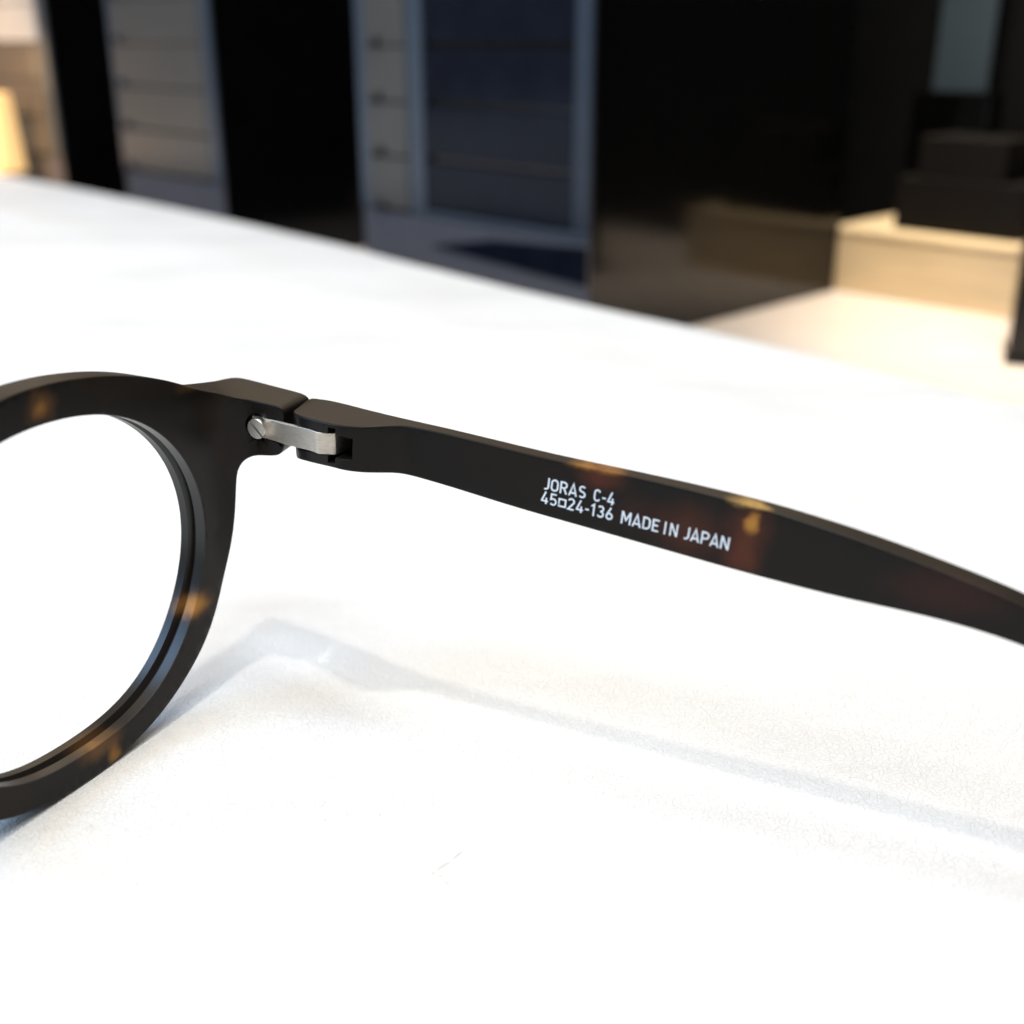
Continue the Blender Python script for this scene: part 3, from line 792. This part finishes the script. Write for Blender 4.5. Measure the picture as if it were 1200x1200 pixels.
def screw(local, parent):
    bm = bmesh.new(); R_ = 1.30
    def pt(u, v, m):      # u along the temple, v up, m inwards
        x, y = local(np.array([scT[0] + u, m])); return bm.verts.new((x * S, y * S, (sc[1] + v) * S))
    def prism(loop, lv):
        rings = [[pt(u * k, v * k, m) for u, v in loop] for m, k in lv]
        for r1, r2 in zip(rings[:-1], rings[1:]):
            n = len(r1)
            for i in range(n): bm.faces.new((r1[i], r1[(i + 1) % n], r2[(i + 1) % n], r2[i]))
        bm.faces.new(rings[0][::-1]); bm.faces.new(rings[-1])
    circ = [(R_ * math.cos(t), R_ * math.sin(t)) for t in np.linspace(0, 2 * math.pi, 37)[:-1]]
    prism(circ, [(-1.05, 1), (0.30, 1)])
    a0 = math.radians(-46); g = 0.17
    ph = math.asin(g / R_)
    for sg in (0, math.pi):
        lp = [(R_ * math.cos(a0 + sg + t), R_ * math.sin(a0 + sg + t)) for t in np.linspace(ph, math.pi - ph, 20)]
        prism(lp, [(0.302, 1), (0.62, 1), (0.72, 0.95)])
    return link('screw', bm, MAT_SCREW, parent, smooth=40)
screw(t_local, front); screw(t_local_m, front)

# ---- the print on the temple
def arc(cx, cy, rx, ry, a0, a1, n=9):
    return [(cx + rx * math.cos(math.radians(t)), cy + ry * math.sin(math.radians(t))) for t in np.linspace(a0, a1, n)]
w_ = 0.075
def O_(wd): r = wd / 2 - w_; return [arc(wd / 2, 1 - w_ - r, r, r, 0, 180) + arc(wd / 2, w_ + r, r, r, 180, 360) + [(wd - w_, 1 - w_ - r)]]
G = {
 'J': (0.50, [[(0.42, 1), (0.42, 0.32)] + arc(0.21, 0.285, 0.21, 0.21, -8, -115, 8)]),
 'O': (0.62, O_(0.62)),
 'R': (0.60, [[(w_, 0), (w_, 1 - w_), (0.30, 1 - w_)] + arc(0.30, 0.70, 0.225, 0.225, 90, -90, 10) + [(w_, 0.475)], [(0.33, 0.47), (0.54, 0)]]),
 'A': (0.66, [[(0.05, 0), (0.33, 0.97), (0.61, 0)], [(0.14, 0.25), (0.52, 0.25)]]),
 'S': (0.58, [arc(0.29, 0.715, 0.205, 0.21, 35, 250, 14)[:-1] + arc(0.29, 0.285, 0.215, 0.21, 75, -145, 14)]),
 'C': (0.58, [arc(0.29, 0.70, 0.215, 0.225, 20, 180, 9) + arc(0.29, 0.30, 0.215, 0.225, 180, 340, 9)]),
 '-': (0.36, [[(0.04, 0.40), (0.32, 0.40)]]),
 '4': (0.60, [[(0.34, 1), (0.07, 0.26), (0.07, 0.235), (0.57, 0.235)], [(0.42, 0.52), (0.42, 0)]]),
 '5': (0.58, [[(0.50, 1 - w_), (0.11, 1 - w_), (0.09, 0.50)] + arc(0.28, 0.315, 0.225, 0.24, 115, -145, 14)]),
 '2': (0.58, [arc(0.28, 0.71, 0.215, 0.215, 165, -25, 11) + [(0.07, w_), (0.52, w_)]]),
 '1': (0.40, [[(0.04, 0.76), (0.24, 0.94), (0.24, 0)]]),
 '3': (0.58, [arc(0.27, 0.725, 0.20, 0.20, 150, -80, 10) + arc(0.27, 0.29, 0.225, 0.215, 80, -150, 11)]),
 '6': (0.58, [[(0.36, 1), (0.11, 0.44)] + arc(0.29, 0.30, 0.215, 0.225, 150, 510, 20)]),
 'M': (0.76, [[(w_, 0), (w_, 1)], [(0.76 - w_, 1), (0.76 - w_, 0)], [(w_ + 0.02, 0.98), (0.38, 0.33), (0.74 - w_, 0.98)]]),
 'D': (0.62, [[(w_, w_), (w_, 1 - w_), (0.28, 1 - w_)] + arc(0.28, 0.66, 0.26, 0.265, 90, 0, 6) + arc(0.28, 0.34, 0.26, 0.265, 0, -90, 6) + [(w_, w_), (w_, 0.3)]]),
 'E': (0.54, [[(0.50, 1 - w_), (w_, 1 - w_), (w_, w_), (0.50, w_)], [(w_, 0.51), (0.44, 0.51)]]),
 'I': (0.16, [[(0.08, 0), (0.08, 1)]]),
 'N': (0.66, [[(w_, 0), (w_, 1)], [(0.66 - w_, 0), (0.66 - w_, 1)], [(w_ + 0.015, 0.97), (0.645 - w_, 0.03)]]),
 'P': (0.60, [[(w_, 0), (w_, 1 - w_), (0.32, 1 - w_)] + arc(0.32, 0.685, 0.235, 0.24, 90, -90, 10) + [(w_, 0.445)]]),
 '#': (0.66, [[(0.07, 0.13), (0.07, 0.70), (0.59, 0.70), (0.59, 0.13), (0.07, 0.13), (0.07, 0.4)]]),
}
def ribbon(bm, pts, wd, put):
    P = np.array([p for i, p in enumerate(pts) if i == 0 or math.dist(p, pts[i - 1]) > 1e-4], float)
    d = np.diff(P, axis=0); d /= np.linalg.norm(d, axis=1)[:, None]
    n = np.stack([-d[:, 1], d[:, 0]], 1)
    Lf, Rt = [], []
    for i in range(len(P)):
        if i == 0: m = n[0]
        elif i == len(P) - 1: m = n[-1]
        else:
            m = n[i - 1] + n[i]; m /= max(1e-6, np.linalg.norm(m)); m = m / max(0.45, float(m @ n[i]))
        Lf.append(P[i] + m * wd / 2); Rt.append(P[i] - m * wd / 2)
    a = [put(q, 1) for q in Lf]; b = [put(q, 1) for q in Rt]; a2 = [put(q, 0) for q in Lf]; b2 = [put(q, 0) for q in Rt]
    for i in range(len(P) - 1):
        bm.faces.new((a[i], a[i + 1], b[i + 1], b[i])); bm.faces.new((a2[i], b2[i], b2[i + 1], a2[i + 1]))
        bm.faces.new((a[i], a2[i], a2[i + 1], a[i + 1])); bm.faces.new((b[i], b[i + 1], b2[i + 1], b2[i]))
    bm.faces.new((a[0], b[0], b2[0], a2[0])); bm.faces.new((a[-1], a2[-1], b2[-1], b[-1]))
base1 = lambda x: 574.0 + (x - 640) * 0.234
base2 = lambda x: 590.9 + (x - 641) * 0.2545
upv = tpx(730.1, 598.3) - tpx(728.0, 612.7)
def word(txt, x0, x1, base):
    b0, b1 = tpx(x0, base(x0)), tpx(x1, base(x1))
    sp = 0.30 if txt == 'IN' else 0.10; W = sum(G[c][0] for c in txt) + sp * (len(txt) - 1)
    bm = bmesh.new(); u = 0.0; k = 0
    for c in txt:
        for st in G[c][1]:
            k += 1
            def put(q, top, u=u, k=k):
                v = b0 + (b1 - b0) * (u + q[0]) / W + upv * q[1]
                x, y = t_local(np.array([v[0], 0.012 + (0.016 + 0.0006 * k if top else 0.0)]))
                return bm.verts.new((x * S, y * S, v[1] * S))
            ribbon(bm, st, 0.130, put)
        u += G[c][0] + sp
    return link('lettering', bm, MAT_PRINT, temple)
word('JORAS', 636.0, 686.0, base1); word('C-4', 695.0, 719.6, base1)
word('45#24-136', 633.6, 717.6, base2); word('MADE', 727.0, 771.6, base2); word('IN', 777.2, 793.2, base2); word('JAPAN', 799.4, 853.4, base2)
